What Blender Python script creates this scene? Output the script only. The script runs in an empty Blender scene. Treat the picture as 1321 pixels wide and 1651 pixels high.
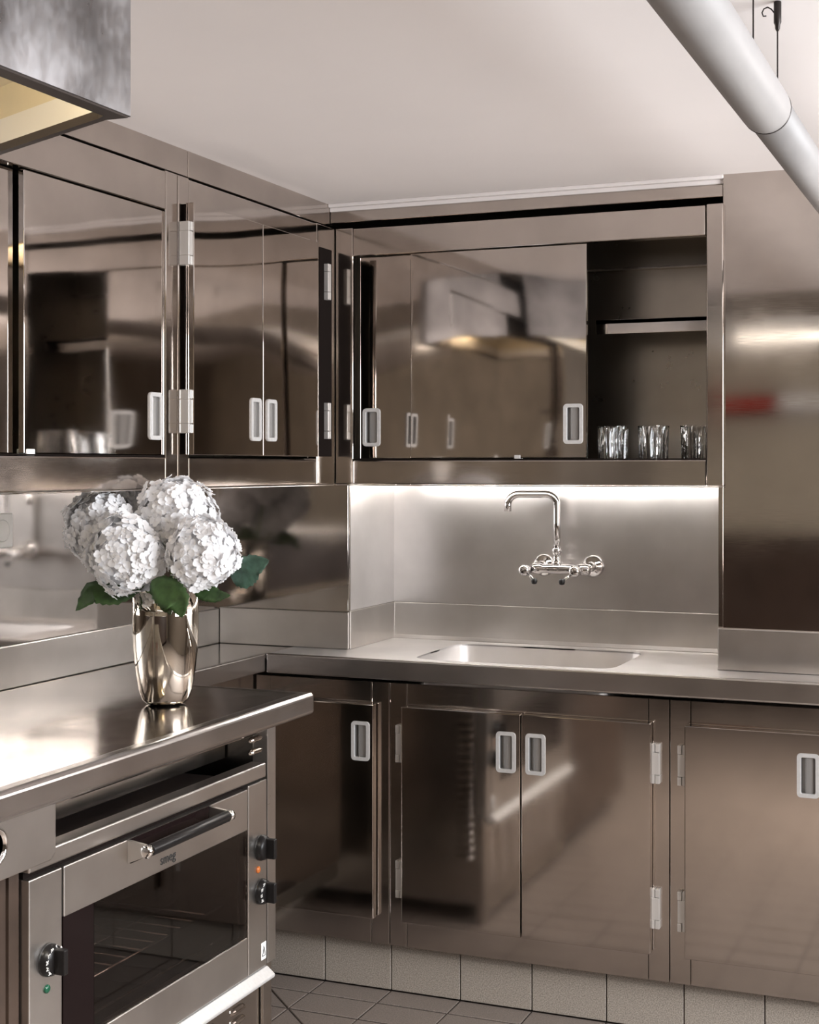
import bpy, bmesh, math, random
from mathutils import Vector, Matrix
random.seed(7)
scene = bpy.context.scene
COL = scene.collection
PI = math.pi

# ------------------------------------------------------------------ camera
F_PX, CX, VH = 2376.0, 660.5, 752.0
TH = math.atan(F_PX / 5760.0)
ZC = 1.465
cam_d = bpy.data.cameras.new('camera')
cam = bpy.data.objects.new('camera', cam_d); COL.objects.link(cam)
cam.location = (0, 0, ZC); cam.rotation_euler = (PI/2, 0, TH)
cam_d.sensor_fit = 'VERTICAL'; cam_d.sensor_height = 36.0
cam_d.lens = F_PX / 1651.0 * 36.0
cam_d.shift_y = -(825.5 - VH) / 1651.0
cam_d.clip_start = 0.02
scene.camera = cam

# ------------------------------------------------------------------ world, lights, exposure
w = bpy.data.worlds.new('world'); scene.world = w; w.use_nodes = True
w.node_tree.nodes['Background'].inputs[0].default_value = (0.75, 0.8, 0.9, 1)
w.node_tree.nodes['Background'].inputs[1].default_value = 0.6
vs = scene.view_settings
vs.view_transform = 'Standard'; vs.look = 'None'; vs.gamma = 1.0; vs.use_curve_mapping = False
vs.exposure = 0.12

def area(name, loc, rot, sx, sy, power, col=(1, 1, 1)):
    l = bpy.data.lights.new(name, 'AREA'); l.shape = 'RECTANGLE'; l.size = sx; l.size_y = sy
    l.energy = power; l.color = col
    o = bpy.data.objects.new(name, l); COL.objects.link(o); o.location = loc; o.rotation_euler = rot
    return o
# daylight through the window in the right wall, and the fluorescent battens behind the camera
area('window_daylight', (1.98, 2.20, 1.50), (0, PI/2, 0), 1.15, 2.2, 155, (0.93, 0.96, 1.0))

# ------------------------------------------------------------------ key planes (metres; floor z = 0)
LW, BW = -2.226, 4.21           # left and back wall
RW, RR = 2.0, -1.9              # right and rear wall
ZT, ZCEIL = 0.935, 2.225        # worktop, ceiling
YB, XA = 3.84, -1.816           # faces of the upper cabinets (back run / left run)
YF = 3.745                      # face frame of the lower back cabinets
ZB0, ZB1 = 1.414, 2.148         # upper cabinets bottom / top

# ------------------------------------------------------------------ materials
MATS = {}
def new_mat(name):
    m = bpy.data.materials.new(name); m.use_nodes = True
    nt = m.node_tree; b = nt.nodes['Principled BSDF']
    MATS[name] = m
    return m, nt, b
def N(nt, t, **kw):
    n = nt.nodes.new(t)
    for k, v in kw.items(): setattr(n, k, v)
    return n
def steel(name, col=(0.60, 0.56, 0.515), rough=0.12, wave=0.0, wscale=2.2, brush=(1, 1, 30), rvar=0.06, stain=0.0, grain=0.03):
    m, nt, b = new_mat(name); L = nt.links.new
    b.inputs['Metallic'].default_value = 1.0
    geo = N(nt, 'ShaderNodeNewGeometry')
    mp = N(nt, 'ShaderNodeMapping'); mp.inputs['Scale'].default_value = brush
    L(geo.outputs['Position'], mp.inputs['Vector'])
    n1 = N(nt, 'ShaderNodeTexNoise'); n1.inputs['Scale'].default_value = 22; n1.inputs['Detail'].default_value = 5
    L(mp.outputs[0], n1.inputs['Vector'])
    n2 = N(nt, 'ShaderNodeTexNoise'); n2.inputs['Scale'].default_value = 5.5; n2.inputs['Detail'].default_value = 4
    L(geo.outputs['Position'], n2.inputs['Vector'])
    ad = N(nt, 'ShaderNodeMath', operation='ADD'); L(n1.outputs['Fac'], ad.inputs[0]); L(n2.outputs['Fac'], ad.inputs[1])
    mr = N(nt, 'ShaderNodeMapRange'); mr.inputs[1].default_value = 0.6; mr.inputs[2].default_value = 1.4
    mr.inputs[3].default_value = max(0.01, rough - rvar); mr.inputs[4].default_value = rough + rvar
    L(ad.outputs[0], mr.inputs[0]); L(mr.outputs[0], b.inputs['Roughness'])
    mx = N(nt, 'ShaderNodeMix', data_type='RGBA')
    mx.inputs['A'].default_value = (*[c*(0.92-stain) for c in col], 1); mx.inputs['B'].default_value = (*[min(1, c*1.06) for c in col], 1)
    mr2 = N(nt, 'ShaderNodeMapRange'); mr2.inputs[1].default_value = 0.35; mr2.inputs[2].default_value = 0.65
    L(n2.outputs['Fac'], mr2.inputs[0]); L(mr2.outputs[0], mx.inputs['Factor']); L(mx.outputs['Result'], b.inputs['Base Color'])
    # relief: slight buckling of the sheet plus brushing
    bp = N(nt, 'ShaderNodeBump'); bp.inputs['Strength'].default_value = grain; bp.inputs['Distance'].default_value = 0.00012
    L(n1.outputs['Fac'], bp.inputs['Height'])
    if wave > 0:
        n3 = N(nt, 'ShaderNodeTexNoise'); n3.inputs['Scale'].default_value = wscale; n3.inputs['Detail'].default_value = 0.6
        L(geo.outputs['Position'], n3.inputs['Vector'])
        b2 = N(nt, 'ShaderNodeBump'); b2.inputs['Strength'].default_value = 1.0; b2.inputs['Distance'].default_value = wave
        L(n3.outputs['Fac'], b2.inputs['Height']); L(b2.outputs[0], bp.inputs['Normal'])
    L(bp.outputs[0], b.inputs['Normal'])
    return m
def plain(name, col, rough=0.5, metal=0.0, noise=0.0, nscale=40, bump=0.0, spec=0.5, coat=0):
    m, nt, b = new_mat(name); L = nt.links.new
    b.inputs['Base Color'].default_value = (*col, 1); b.inputs['Roughness'].default_value = rough
    b.inputs['Metallic'].default_value = metal; b.inputs['Specular IOR Level'].default_value = spec
    b.inputs['Coat Weight'].default_value = coat
    if noise or bump:
        geo = N(nt, 'ShaderNodeNewGeometry')
        n = N(nt, 'ShaderNodeTexNoise'); n.inputs['Scale'].default_value = nscale; n.inputs['Detail'].default_value = 4
        L(geo.outputs['Position'], n.inputs['Vector'])
        if noise:
            mr = N(nt, 'ShaderNodeMapRange'); mr.inputs[1].default_value = 0.3; mr.inputs[2].default_value = 0.7
            L(n.outputs['Fac'], mr.inputs[0])
            mx = N(nt, 'ShaderNodeMix', data_type='RGBA')
            mx.inputs['A'].default_value = (*[c*(1-noise) for c in col], 1)
            mx.inputs['B'].default_value = (*[min(1, c*(1+noise)) for c in col], 1)
            L(mr.outputs[0], mx.inputs['Factor']); L(mx.outputs['Result'], b.inputs['Base Color'])
        if bump:
            bp = N(nt, 'ShaderNodeBump'); bp.inputs['Distance'].default_value = bump; bp.inputs['Strength'].default_value = 0.5
            L(n.outputs['Fac'], bp.inputs['Height']); L(bp.outputs[0], b.inputs['Normal'])
    return m
def emit(name, col, s):
    m, nt, b = new_mat(name)
    b.inputs['Base Color'].default_value = (*col, 1)
    b.inputs['Emission Color'].default_value = (*col, 1); b.inputs['Emission Strength'].default_value = s
    return m
def glass(name, col=(1, 1, 1), rough=0.0, ior=1.45):
    m, nt, b = new_mat(name)
    b.inputs['Base Color'].default_value = (*col, 1); b.inputs['Roughness'].default_value = rough
    b.inputs['Transmission Weight'].default_value = 1.0; b.inputs['IOR'].default_value = ior
    return m

ST = (0.56, 0.508, 0.468)
M_door = steel('polished_steel_doors', ST, 0.05, wave=0.0042, wscale=2.4, rvar=0.02, grain=0)
M_frame = steel('polished_steel_frame', ST, 0.11, wave=0.001, wscale=6, rvar=0.04, grain=0)
M_low = steel('satin_steel_lower_doors', ST, 0.075, wave=0.0018, wscale=2.0, rvar=0.025, grain=0)
M_lframe = steel('satin_steel_lower_frame', ST, 0.13, wave=0.001, wscale=5, rvar=0.04, grain=0)
M_top = steel('brushed_steel_worktop', (0.70, 0.67, 0.65), 0.46, wave=0.001, wscale=5, brush=(1, 1, 1), rvar=0.03, grain=0)
M_topL = steel('polished_steel_worktop', (0.58, 0.545, 0.52), 0.13, wave=0.003, wscale=4.5, brush=(1, 1, 1), rvar=0.03, grain=0)
M_nose = steel('brushed_steel_edge', (0.56, 0.53, 0.51), 0.24, brush=(1, 1, 14), rvar=0.03, grain=0)
M_spl = steel('brushed_steel_splash', (0.62, 0.59, 0.57), 0.29, brush=(1, 1, 1), rvar=0.012, grain=0)
M_splS = steel('satin_steel_return', (0.70, 0.67, 0.65), 0.42, brush=(1, 1, 1), rvar=0.012, grain=0)
M_splL = steel('polished_steel_splash', (0.54, 0.50, 0.47), 0.06, wave=0.0012, wscale=3, rvar=0.015, grain=0)
M_up = steel('satin_steel_upstand', (0.60, 0.57, 0.54), 0.30, brush=(1, 1, 1), rvar=0.02, grain=0)
M_col = steel('satin_steel_column', ST, 0.07, wave=0.003, wscale=1.6, rvar=0.04, grain=0)
M_hood = steel('worn_steel_hood', (0.47, 0.46, 0.47), 0.42, wave=0.0015, wscale=7, brush=(3, 3, 2), rvar=0.20, stain=0.45, grain=0)
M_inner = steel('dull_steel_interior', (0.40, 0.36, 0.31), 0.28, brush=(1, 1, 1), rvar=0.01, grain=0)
M_oven = steel('satin_steel_oven', (0.60, 0.57, 0.54), 0.30, brush=(2, 2, 30), rvar=0.03, grain=0)
M_unit = steel('steel_range_unit', (0.50, 0.46, 0.42), 0.20, rvar=0.04, grain=0)
M_chrome = plain('chrome', (0.80, 0.78, 0.76), 0.04, 1.0)
M_tap = plain('tap_chrome', (0.52, 0.50, 0.49), 0.05, 1.0)
M_hinge = plain('hinge_nickel', (0.62, 0.59, 0.56), 0.30, 0.45)
M_alu = plain('cast_aluminium', (0.62, 0.61, 0.60), 0.42, 0.35, noise=0.05, nscale=120)
M_cup = plain('pressed_aluminium_cup', (0.34, 0.33, 0.32), 0.5, 0.6)
M_dark = plain('dark_trim_and_gap_shade', (0.010, 0.007, 0.006), 0.9, spec=0.05)  # near-black for tracks and plinth; elsewhere painted in as gap shade
M_brown = plain('brown_enamel', (0.050, 0.034, 0.026), 0.38, noise=0.25, nscale=9, spec=0.3)
M_rim = plain('steel_rim_dark_reflection', (0.055, 0.042, 0.036), 0.5, 0.5)  # dark reflection on the steel rim, painted into its colour
M_black = plain('black_plastic', (0.009, 0.008, 0.008), 0.32, spec=0.25)
M_white = plain('white_plastic', (0.90, 0.89, 0.87), 0.35)
M_ink = plain('white_print', (0.85, 0.85, 0.83), 0.5)
M_blkink = plain('black_print', (0.02, 0.02, 0.02), 0.5)
M_orange = plain('orange_lens', (0.45, 0.12, 0.02), 0.25)
M_green = plain('green_lens', (0.005, 0.07, 0.035), 0.25)
M_ceil = plain('white_ceiling_plaster', (0.745, 0.70, 0.682), 0.85, noise=0.015, nscale=3)
M_wall = plain('warm_plaster', (0.22, 0.19, 0.16), 0.8, noise=0.06, nscale=8)
M_rear = plain('beige_plaster', (0.50, 0.44, 0.35), 0.8, noise=0.06, nscale=8)
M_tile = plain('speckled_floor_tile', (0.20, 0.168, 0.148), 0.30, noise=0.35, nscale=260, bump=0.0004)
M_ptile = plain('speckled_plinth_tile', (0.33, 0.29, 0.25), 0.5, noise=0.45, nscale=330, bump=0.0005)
M_grout = plain('dark_grout', (0.07, 0.055, 0.048), 0.9)
M_pipe = plain('grey_white_duct', (0.25, 0.238, 0.232), 0.5, noise=0.05, nscale=10)
M_cable = plain('dark_steel_cable', (0.03, 0.024, 0.022), 0.4, 0.6)
M_vase = steel('silver_vase', (0.76, 0.71, 0.63), 0.035, rvar=0.015)
M_petal = plain('white_petal', (0.94, 0.935, 0.945), 0.6, noise=0.06, nscale=50)
_nt = M_petal.node_tree; _tr = _nt.nodes.new('ShaderNodeBsdfTranslucent'); _tr.inputs[0].default_value = (0.92, 0.92, 0.93, 1)
_mx = _nt.nodes.new('ShaderNodeMixShader'); _mx.inputs[0].default_value = 0.2
_nt.links.new(_nt.nodes['Principled BSDF'].outputs[0], _mx.inputs[1]); _nt.links.new(_tr.outputs[0], _mx.inputs[2])
_nt.links.new(_mx.outputs[0], _nt.nodes['Material Output'].inputs['Surface'])
M_leaf = plain('green_leaf', (0.035, 0.075, 0.02), 0.4, noise=0.35, nscale=60, bump=0.001)
M_leaf2 = plain('blue_green_leaf', (0.05, 0.105, 0.075), 0.4, noise=0.35, nscale=60, bump=0.001)
M_stem = plain('pale_green_stem', (0.16, 0.22, 0.08), 0.5)
M_glass = glass('clear_glass')
M_oglass, _nt, _b = new_mat('tinted_oven_glass')
_b.inputs['Base Color'].default_value = (0.34, 0.28, 0.25, 1); _b.inputs['Specular IOR Level'].default_value = 0.2; _b.inputs['Roughness'].default_value = 0.03
_b.inputs['Transmission Weight'].default_value = 1.0; _b.inputs['IOR'].default_value = 1.45
M_ovin = plain('dark_enamel', (0.035, 0.026, 0.023), 0.35, spec=.3)
M_bglass = plain('black_glass_border', (0.010, 0.006, 0.006), 0.10, spec=0.10)
M_tube = emit('lit_tube', (1.0, 0.975, 0.95), 52.0)
M_tubeL = emit('dim_lit_tube', (1.0, 0.97, 0.94), 2.5)
M_batt = emit('lit_batten', (1.0, 0.94, 0.85), 4.0)
M_upfill = emit('ceiling_fill_glow', (1.0, 0.95, 0.92), 15.0)  # glow of the added lamp that lifts the ceiling
M_bulb = emit('warm_bulb', (1.0, 0.86, 0.62), 34.0)
M_cream = plain('cream_enamel', (0.78, 0.70, 0.52), 0.45, noise=0.05, nscale=12)
M_red = plain('red_plastic', (0.45, 0.03, 0.02), 0.4)
M_wood = plain('dark_wood', (0.05, 0.03, 0.022), 0.4, noise=0.3, nscale=14)

# ------------------------------------------------------------------ mesh helpers
class MB:
    def __init__(s): s.v = []; s.f = []
    def box(s, x0, x1, y0, y1, z0, z1):
        n = len(s.v)
        s.v += [(x, y, z) for z in (z0, z1) for y in (y0, y1) for x in (x0, x1)]
        s.f += [tuple(n+i for i in q) for q in ((0,2,3,1),(4,5,7,6),(0,1,5,4),(2,6,7,3),(0,4,6,2),(1,3,7,5))]
        return s
    def prism(s, pts, z0, z1, axis='z'):
        """extrude polygon pts; axis z: pts=(x,y); axis y: pts=(x,z); axis x: pts=(y,z)"""
        n = len(s.v); k = len(pts)
        for zz in (z0, z1):
            for a, b in pts:
                s.v.append((a, b, zz) if axis == 'z' else (a, zz, b) if axis == 'y' else (zz, a, b))
        s.f.append(tuple(range(n, n+k))); s.f.append(tuple(range(n+k, n+2*k)))
        for i in range(k): s.f.append((n+i, n+(i+1) % k, n+k+(i+1) % k, n+k+i))
        return s
    def tube(s, path, r, seg=16, cap=True):
        n0 = len(s.v); pts = [Vector(p) for p in path]; m = len(pts)
        rr = r if isinstance(r, (list, tuple)) else [r]*m
        prev = None
        for i, p in enumerate(pts):
            t = (pts[min(i+1, m-1)] - pts[max(i-1, 0)]).normalized()
            if prev is None:
                a = Vector((0, 0, 1)) if abs(t.z) < 0.9 else Vector((1, 0, 0))
                u = t.cross(a).normalized()
            else:
                u = (prev - t*prev.dot(t)).normalized()
            prev = u; vv = t.cross(u)
            for k in range(seg):
                an = 2*PI*k/seg
                s.v.append(tuple(p + (u*math.cos(an) + vv*math.sin(an))*rr[i]))
        for i in range(m-1):
            for k in range(seg):
                a = n0+i*seg+k; b = n0+i*seg+(k+1) % seg
                s.f.append((a, b, b+seg, a+seg))
        if cap:
            s.f.append(tuple(n0+k for k in range(seg))); s.f.append(tuple(n0+(m-1)*seg+k for k in range(seg)))
        return s
    def lathe(s, prof, c=(0, 0, 0), seg=32, axis='z'):
        n0 = len(s.v); m = len(prof)
        for r, h in prof:
            for k in range(seg):
                a = 2*PI*k/seg; p, q = r*math.cos(a), r*math.sin(a)
                o = (p, q, h) if axis == 'z' else (p, h, q) if axis == 'y' else (h, p, q)
                s.v.append((o[0]+c[0], o[1]+c[1], o[2]+c[2]))
        for i in range(m-1):
            for k in range(seg):
                a = n0+i*seg+k; b = n0+i*seg+(k+1) % seg
                s.f.append((a, b, b+seg, a+seg))
        s.f.append(tuple(n0+k for k in range(seg))); s.f.append(tuple(n0+(m-1)*seg+k for k in range(seg)))
        return s
    def mesh(s, name, mat, smooth=False):
        me = bpy.data.meshes.new(name); me.from_pydata(s.v, [], s.f)
        bm = bmesh.new(); bm.from_mesh(me)
        bmesh.ops.recalc_face_normals(bm, faces=bm.faces); bm.to_mesh(me); bm.free()
        me.materials.append(mat)
        if smooth: me.shade_smooth()
        return me
def B(*a): return MB().box(*a)

def tag(o, label=None, cat=None, group=None, kind=None):
    if label: o['label'] = label
    if cat: o['category'] = cat
    if group: o['group'] = group
    if kind: o['kind'] = kind
    return o
def thing(name, label, cat, loc=(0, 0, 0), rotz=0.0, group=None):
    o = bpy.data.objects.new(name, None); COL.objects.link(o)
    o.location = loc; o.rotation_euler = (0, 0, rotz); o.empty_display_size = 0.1
    return tag(o, label, cat, group)
def put(name, me, parent=None, loc=(0, 0, 0), rot=(0, 0, 0), bevel=0.0, seg=2, auto=False):
    o = bpy.data.objects.new(name, me); COL.objects.link(o)
    o.parent = parent; o.location = loc; o.rotation_euler = rot
    if bevel:
        md = o.modifiers.new('bevel', 'BEVEL'); md.width = bevel; md.segments = seg
        md.limit_method = 'ANGLE'; md.angle_limit = math.radians(40)
        md.harden_normals = False
    return o
def part(name, mb, mat, parent, bevel=0.0, seg=2, smooth=False, off=None):
    """mb in world axes relative to parent's origin (off: subtract this first)"""
    if off is not None: mb.v = [(a-off[0], b-off[1], c-off[2]) for a, b, c in mb.v]
    return put(name, mb.mesh(name, mat, smooth), parent, bevel=bevel, seg=seg)
def single(name, mb, mat, label, cat, loc=(0, 0, 0), rotz=0, group=None, bevel=0, seg=2, smooth=False):
    o = put(name, mb.mesh(name, mat, smooth), None, loc, (0, 0, rotz), bevel, seg)
    return tag(o, label, cat, group)
def struct(name, mb, mat, bevel=0.0, parent=None, label=None):
    o = put(name, mb.mesh(name, mat), parent, bevel=bevel)
    if parent is None: tag(o, kind='structure')
    if label: o['label'] = label
    return o

def text_mesh(txt, size, mat, depth=0.0004):
    cu = bpy.data.curves.new('lettering', 'FONT'); cu.body = txt; cu.size = size; cu.extrude = depth
    cu.align_x = 'CENTER'; cu.align_y = 'CENTER'; cu.resolution_u = 3
    tmp = bpy.data.objects.new('tmp_text', cu)
    me = bpy.data.meshes.new_from_object(tmp)
    bpy.data.objects.remove(tmp); bpy.data.curves.remove(cu)
    me.materials.clear(); me.materials.append(mat)
    return me

# ------------------------------------------------------------------ room shell
floor = struct('floor', B(LW-.1, RW+.1, RR-.1, BW+.1, -0.10, -0.004), M_grout)
# tiles: 0.205 x 0.13 grid; near the cabinets each tile is its own piece, cut along the 45 degree drain joint
TX, TY, X0T, Y0T = 0.2055, 0.128, -1.8235, 3.688
def clip(poly, a, b, c, keep):            # keep side of a*x+b*y-c
    out = []
    for i in range(len(poly)):
        p, q = poly[i], poly[(i+1) % len(poly)]
        dp = (a*p[0]+b*p[1]-c)*keep; dq = (a*q[0]+b*q[1]-c)*keep
        if dp >= 0: out.append(p)
        if dp*dq < 0:
            t = dp/(dp-dq); out.append((p[0]+(q[0]-p[0])*t, p[1]+(q[1]-p[1])*t))
    return out
rest = MB(); G = 0.0022
for i in range(-2, 20):
    for j in range(-45, 2):
        x0, x1 = X0T+i*TX+G, X0T+(i+1)*TX-G
        y0, y1 = Y0T+(j-1)*TY+G*1.8, Y0T+j*TY-G*1.8
        y1 = min(y1, 3.786)
        x0, x1 = max(x0, LW+.002), min(x1, RW-.002)
        if x1-x0 < .02 or y1-y0 < .02 or y0 < RR: continue
        polys = [[(x0, y0), (x1, y0), (x1, y1), (x0, y1)]]
        near = (-2.05 < x0 and x1 < -0.55 and y1 > 2.9)
        cc = 1.7355
        dvals = [p[0]+p[1]-cc for p in polys[0]]
        if min(dvals) < 0 < max(dvals) and y0 > 2.9:
            polys = [clip(polys[0], 1, 1, cc+0.003, 1), clip(polys[0], 1, 1, cc-0.003, -1)]
        for pl in polys:
            if len(pl) < 3: continue
            h = random.uniform(-.0006, 0.0)
            if near:
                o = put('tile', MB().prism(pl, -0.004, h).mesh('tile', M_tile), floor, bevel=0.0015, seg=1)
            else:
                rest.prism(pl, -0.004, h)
tag(put('tile_field', rest.mesh('tile_field', M_tile), floor), kind='stuff')

struct('ceiling', B(LW-.1, RW+.1, RR-.1, BW+.1, ZCEIL, ZCEIL+.1), M_ceil)
struct('wall_left', B(LW-.1, LW, RR, BW+.1, 0, ZCEIL), M_wall)
struct('wall_back', B(LW, RW+.1, BW, BW+.1, 0, ZCEIL), M_wall)
struct('wall_rear', B(LW, RW+.1, RR-.1, RR, 0, ZCEIL), M_rear)
wr = MB()
WY0, WY1, WZ0, WZ1 = 1.10, 3.30, 0.92, 2.07
wr.box(RW, RW+.1, RR, WY0, 0, ZCEIL); wr.box(RW, RW+.1, WY1, BW, 0, ZCEIL)
wr.box(RW, RW+.1, WY0, WY1, 0, WZ0); wr.box(RW, RW+.1, WY0, WY1, WZ1, ZCEIL)
struct('wall_right', wr, M_wall)
wf = MB()
for y in (WY0, (WY0*2+WY1)/3, (WY0+WY1*2)/3, WY1): wf.box(RW+.03, RW+.07, y-.03, y+.03, WZ0, WZ1)
for z in (WZ0, WZ1): wf.box(RW+.03, RW+.07, WY0, WY1, z-.03, z+.03)
win = struct('window_1', wf, M_white)
for k in range(3):
    ya = WY0+(WY1-WY0)*k/3+.03; yb = WY0+(WY1-WY0)*(k+1)/3-.03
    put('pane', B(RW+.05, RW+.054, ya, yb, WZ0+.03, WZ1-.03).mesh('pane', M_glass), win)

# boxed-in chase in the corner and the wide column at the right, clad in steel
CYF, CXR = 3.88, -1.79
chase = struct('wall_corner', B(LW, CXR, CYF, BW, ZT-.9, ZB0), M_splL)
put('corner_angle', B(CXR-.002, CXR+.004, CYF-.005, CYF+.004, ZT+.112, ZB0-.002).mesh('corner_angle', M_chrome), chase, bevel=.001)
CYR = 3.858; XR0 = -0.7075
colm = struct('wall_column', B(XR0, RW, CYR, BW, 0, ZCEIL), M_col)
put('corner_angle', B(XR0-.012, XR0, CYR-.004, CYR+.02, ZT+.112, ZB0).mesh('corner_angle', M_frame), colm, bevel=.001)
put('column_upstand', B(XR0-.013, RW, CYR-.010, CYR, ZT+.001, ZT+.110).mesh('column_upstand', M_up), colm, bevel=.003)

# plinth of square tiles under the lower cabinets
pl = struct('baseboard_back', B(-2.05, RW, 3.797, 3.83, 0, 0.15), M_grout)
for k in range(-1, 8):
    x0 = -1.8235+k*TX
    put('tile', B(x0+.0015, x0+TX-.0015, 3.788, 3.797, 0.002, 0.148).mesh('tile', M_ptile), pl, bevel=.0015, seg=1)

# steel fascia above the cabinets and white moulding under the ceiling
tr = struct('trim_1', B(XA-.3, XA-.03, 0.6, 3.075, ZB1+.012, ZCEIL), M_frame, bevel=.002)
tr = struct('trim_2', B(XA-.3, XA-.03, 3.077, 3.87, ZB1+.012, ZCEIL), M_frame, bevel=.002)
tr = struct('trim_3', B(XA-.03, XR0-.003, 3.87, 4.1, ZB1+.022, ZCEIL-.022), M_frame, bevel=.002)
mo = MB(); mo.box(XA-.03, XR0, 3.866, 4.1, ZCEIL-.022, ZCEIL-.010); mo.box(XA-.03, XR0, 3.855, 4.1, ZCEIL-.010, ZCEIL)
tr = struct('trim_4', mo, M_ceil, bevel=.002)

# ------------------------------------------------------------------ steel splash sheets (things fixed to the walls)
single('splash_sheet', B(LW+.0005, LW+.004, 0.6, CYF, ZT+.105, ZB0), M_splL, 'mirror-polished steel backsplash on the left wall behind the hydrangeas', 'backsplash')
single('splash_sheet', B(CXR+.002, XR0-.014, BW-.004, BW, ZT+.112, ZB0), M_spl, 'brushed steel backsplash behind the wall tap', 'backsplash')
single('splash_sheet', B(CXR, CXR+.003, CYF+.004, BW-.004, ZT+.112, ZB0), M_splS, 'narrow steel backsplash returning from the corner chase to the sink wall', 'backsplash')

# ------------------------------------------------------------------ shared hardware
def rrect(w_, h_, r, n=5):
    pts = []
    for cx, cz, a0 in ((w_/2-r, h_/2-r, 0), (-w_/2+r, h_/2-r, PI/2), (-w_/2+r, -h_/2+r, PI), (w_/2-r, -h_/2+r, 1.5*PI)):
        for k in range(n+1):
            a = a0+PI/2*k/n; pts.append((cx+r*math.cos(a), cz+r*math.sin(a)))
    return pts
HW, HH = 0.055, 0.109
def make_handle_meshes():
    o = rrect(HW, HH, .010); i = rrect(HW-.021, HH-.021, .004)
    m = MB(); n = len(o)
    loops = [[(x, 0.0, z) for x, z in o], [(x*.985, -.0035, z*.99) for x, z in o], [(x*1.06, -.0035, z*1.02) for x, z in i], [(x, -.0015, z) for x, z in i], [(x, .0, z) for x, z in i]]
    for lp in loops: m.v += lp
    for a in range(len(loops)-1):
        for k in range(n): m.f.append((a*n+k, a*n+(k+1) % n, (a+1)*n+(k+1) % n, (a+1)*n+k))
    ring = m.mesh('pull_rim', M_alu)
    c = MB(); a, b = (HW-.021)/2*1.02, (HH-.021)/2*1.01
    # cup: deep finger slot at the left, shallow grip plate curving away to the right
    prof = [(-a, .0), (-a+.0005, .017), (-a+.009, .017), (-a+.0095, .0050), (-a+.013, .0032), (0.002, .0030), (a-.006, .0042), (a-.001, .0075), (a, .0)]
    k = len(prof)
    for z in (-b, b):
        for x, y in prof: c.v.append((x, y, z))
    for q in range(k-1): c.f.append((q, q+1, k+q+1, k+q))
    c.f.append(tuple(range(k))); c.f.append(tuple(range(k, 2*k)))
    cup = c.mesh('pull_cup', M_cup)
    return ring, cup
RING, CUP = make_handle_meshes()
def flush_pull(parent, x, y, z):
    r = put('pull_rim', RING, parent, (x, y, z))
    put('pull_cup', CUP, parent, (x, y, z))
    return r
def hinge_mesh():
    m = MB(); h = .102
    m.box(-.010, .010, -.016, 0, -h/2+.0225, h/2-.0225)
    m.box(-.010, -.002, -.016, 0, -h/2, -h/2+.0225); m.box(-.010, -.002, -.016, 0, h/2-.0225, h/2)
    return m.mesh('hinge_leaf', M_hinge)
def hinge_mesh2():
    m = MB(); h = .102
    m.box(-.0005, .0105, -.0165, 0, -.01075, .01075)
    return m.mesh('hinge_knuckle', M_hinge)
HG1, HG2 = hinge_mesh(), hinge_mesh2()
def hinge(parent, x, y, z, flip=False):
    o = put('hinge', HG1, parent, (x, y, z), (0, PI if False else 0, 0), bevel=.0012)
    for zz in (-.04025, .04025): put('knuckle', HG2, o, (0, 0, zz), bevel=.0012)
    if flip: o.scale = (-1, 1, 1)
    return o
def door_mesh(x0, x1, z0, z1, yf, t, hole, mat):
    """slab with front at y=yf (facing -y) and a through hole for the flush pull"""
    hx, hz = hole; a, b = (HW-.017)/2, (HH-.017)/2
    xs = [x0, hx-a, hx+a, x1]; zs = [z0, hz-b, hz+b, z1]
    m = MB()
    for y in (yf, yf+t):
        for z in zs:
            for x in xs: m.v.append((x, y, z))
    def vi(l, j, i): return l*16+j*4+i
    for l in (0, 1):
        for j in range(3):
            for i in range(3):
                if i == 1 and j == 1: continue
                m.f.append((vi(l, j, i), vi(l, j, i+1), vi(l, j+1, i+1), vi(l, j+1, i)))
    for i in range(3):
        for j in (0, 3): m.f.append((vi(0, j, i), vi(0, j, i+1), vi(1, j, i+1), vi(1, j, i)))
        for ii in (0, 3): m.f.append((vi(0, i, ii), vi(0, i+1, ii), vi(1, i+1, ii), vi(1, i, ii)))
    for q in (((1, 1), (1, 2)), ((1, 2), (2, 2)), ((2, 2), (2, 1)), ((2, 1), (1, 1))):
        (j0, i0), (j1, i1) = q
        m.f.append((vi(0, j0, i0), vi(0, j1, i1), vi(1, j1, i1), vi(1, j0, i0)))
    return m.mesh('door', mat)
def door(parent, x0, x1, z0, z1, yf, t, pull, mat, bevel=.002):
    d = put('door', door_mesh(x0, x1, z0, z1, yf, t, pull, mat), parent, bevel=bevel)
    flush_pull(d, pull[0], yf, pull[1])
    return d

# ------------------------------------------------------------------ upper cabinets (built in local axes: x along the run, -y outwards)
def carcass(parent, x0, x1, z0, z1, dep, mat=M_inner, y0=.004):
    t = .012; m = MB()
    m.box(x0, x0+t, y0, dep, z0, z1); m.box(x1-t, x1, y0, dep, z0, z1)
    m.box(x0+t, x1-t, dep-t, dep, z0, z1)
    m.box(x0+t, x1-t, y0, dep-t, z0, z0+t); m.box(x0+t, x1-t, y0, dep-t, z1-t, z1)
    return part('carcass', m, mat, parent)
ZR0, ZR1 = 1.482, 2.067        # opening of sliding-door cabinets
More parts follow.
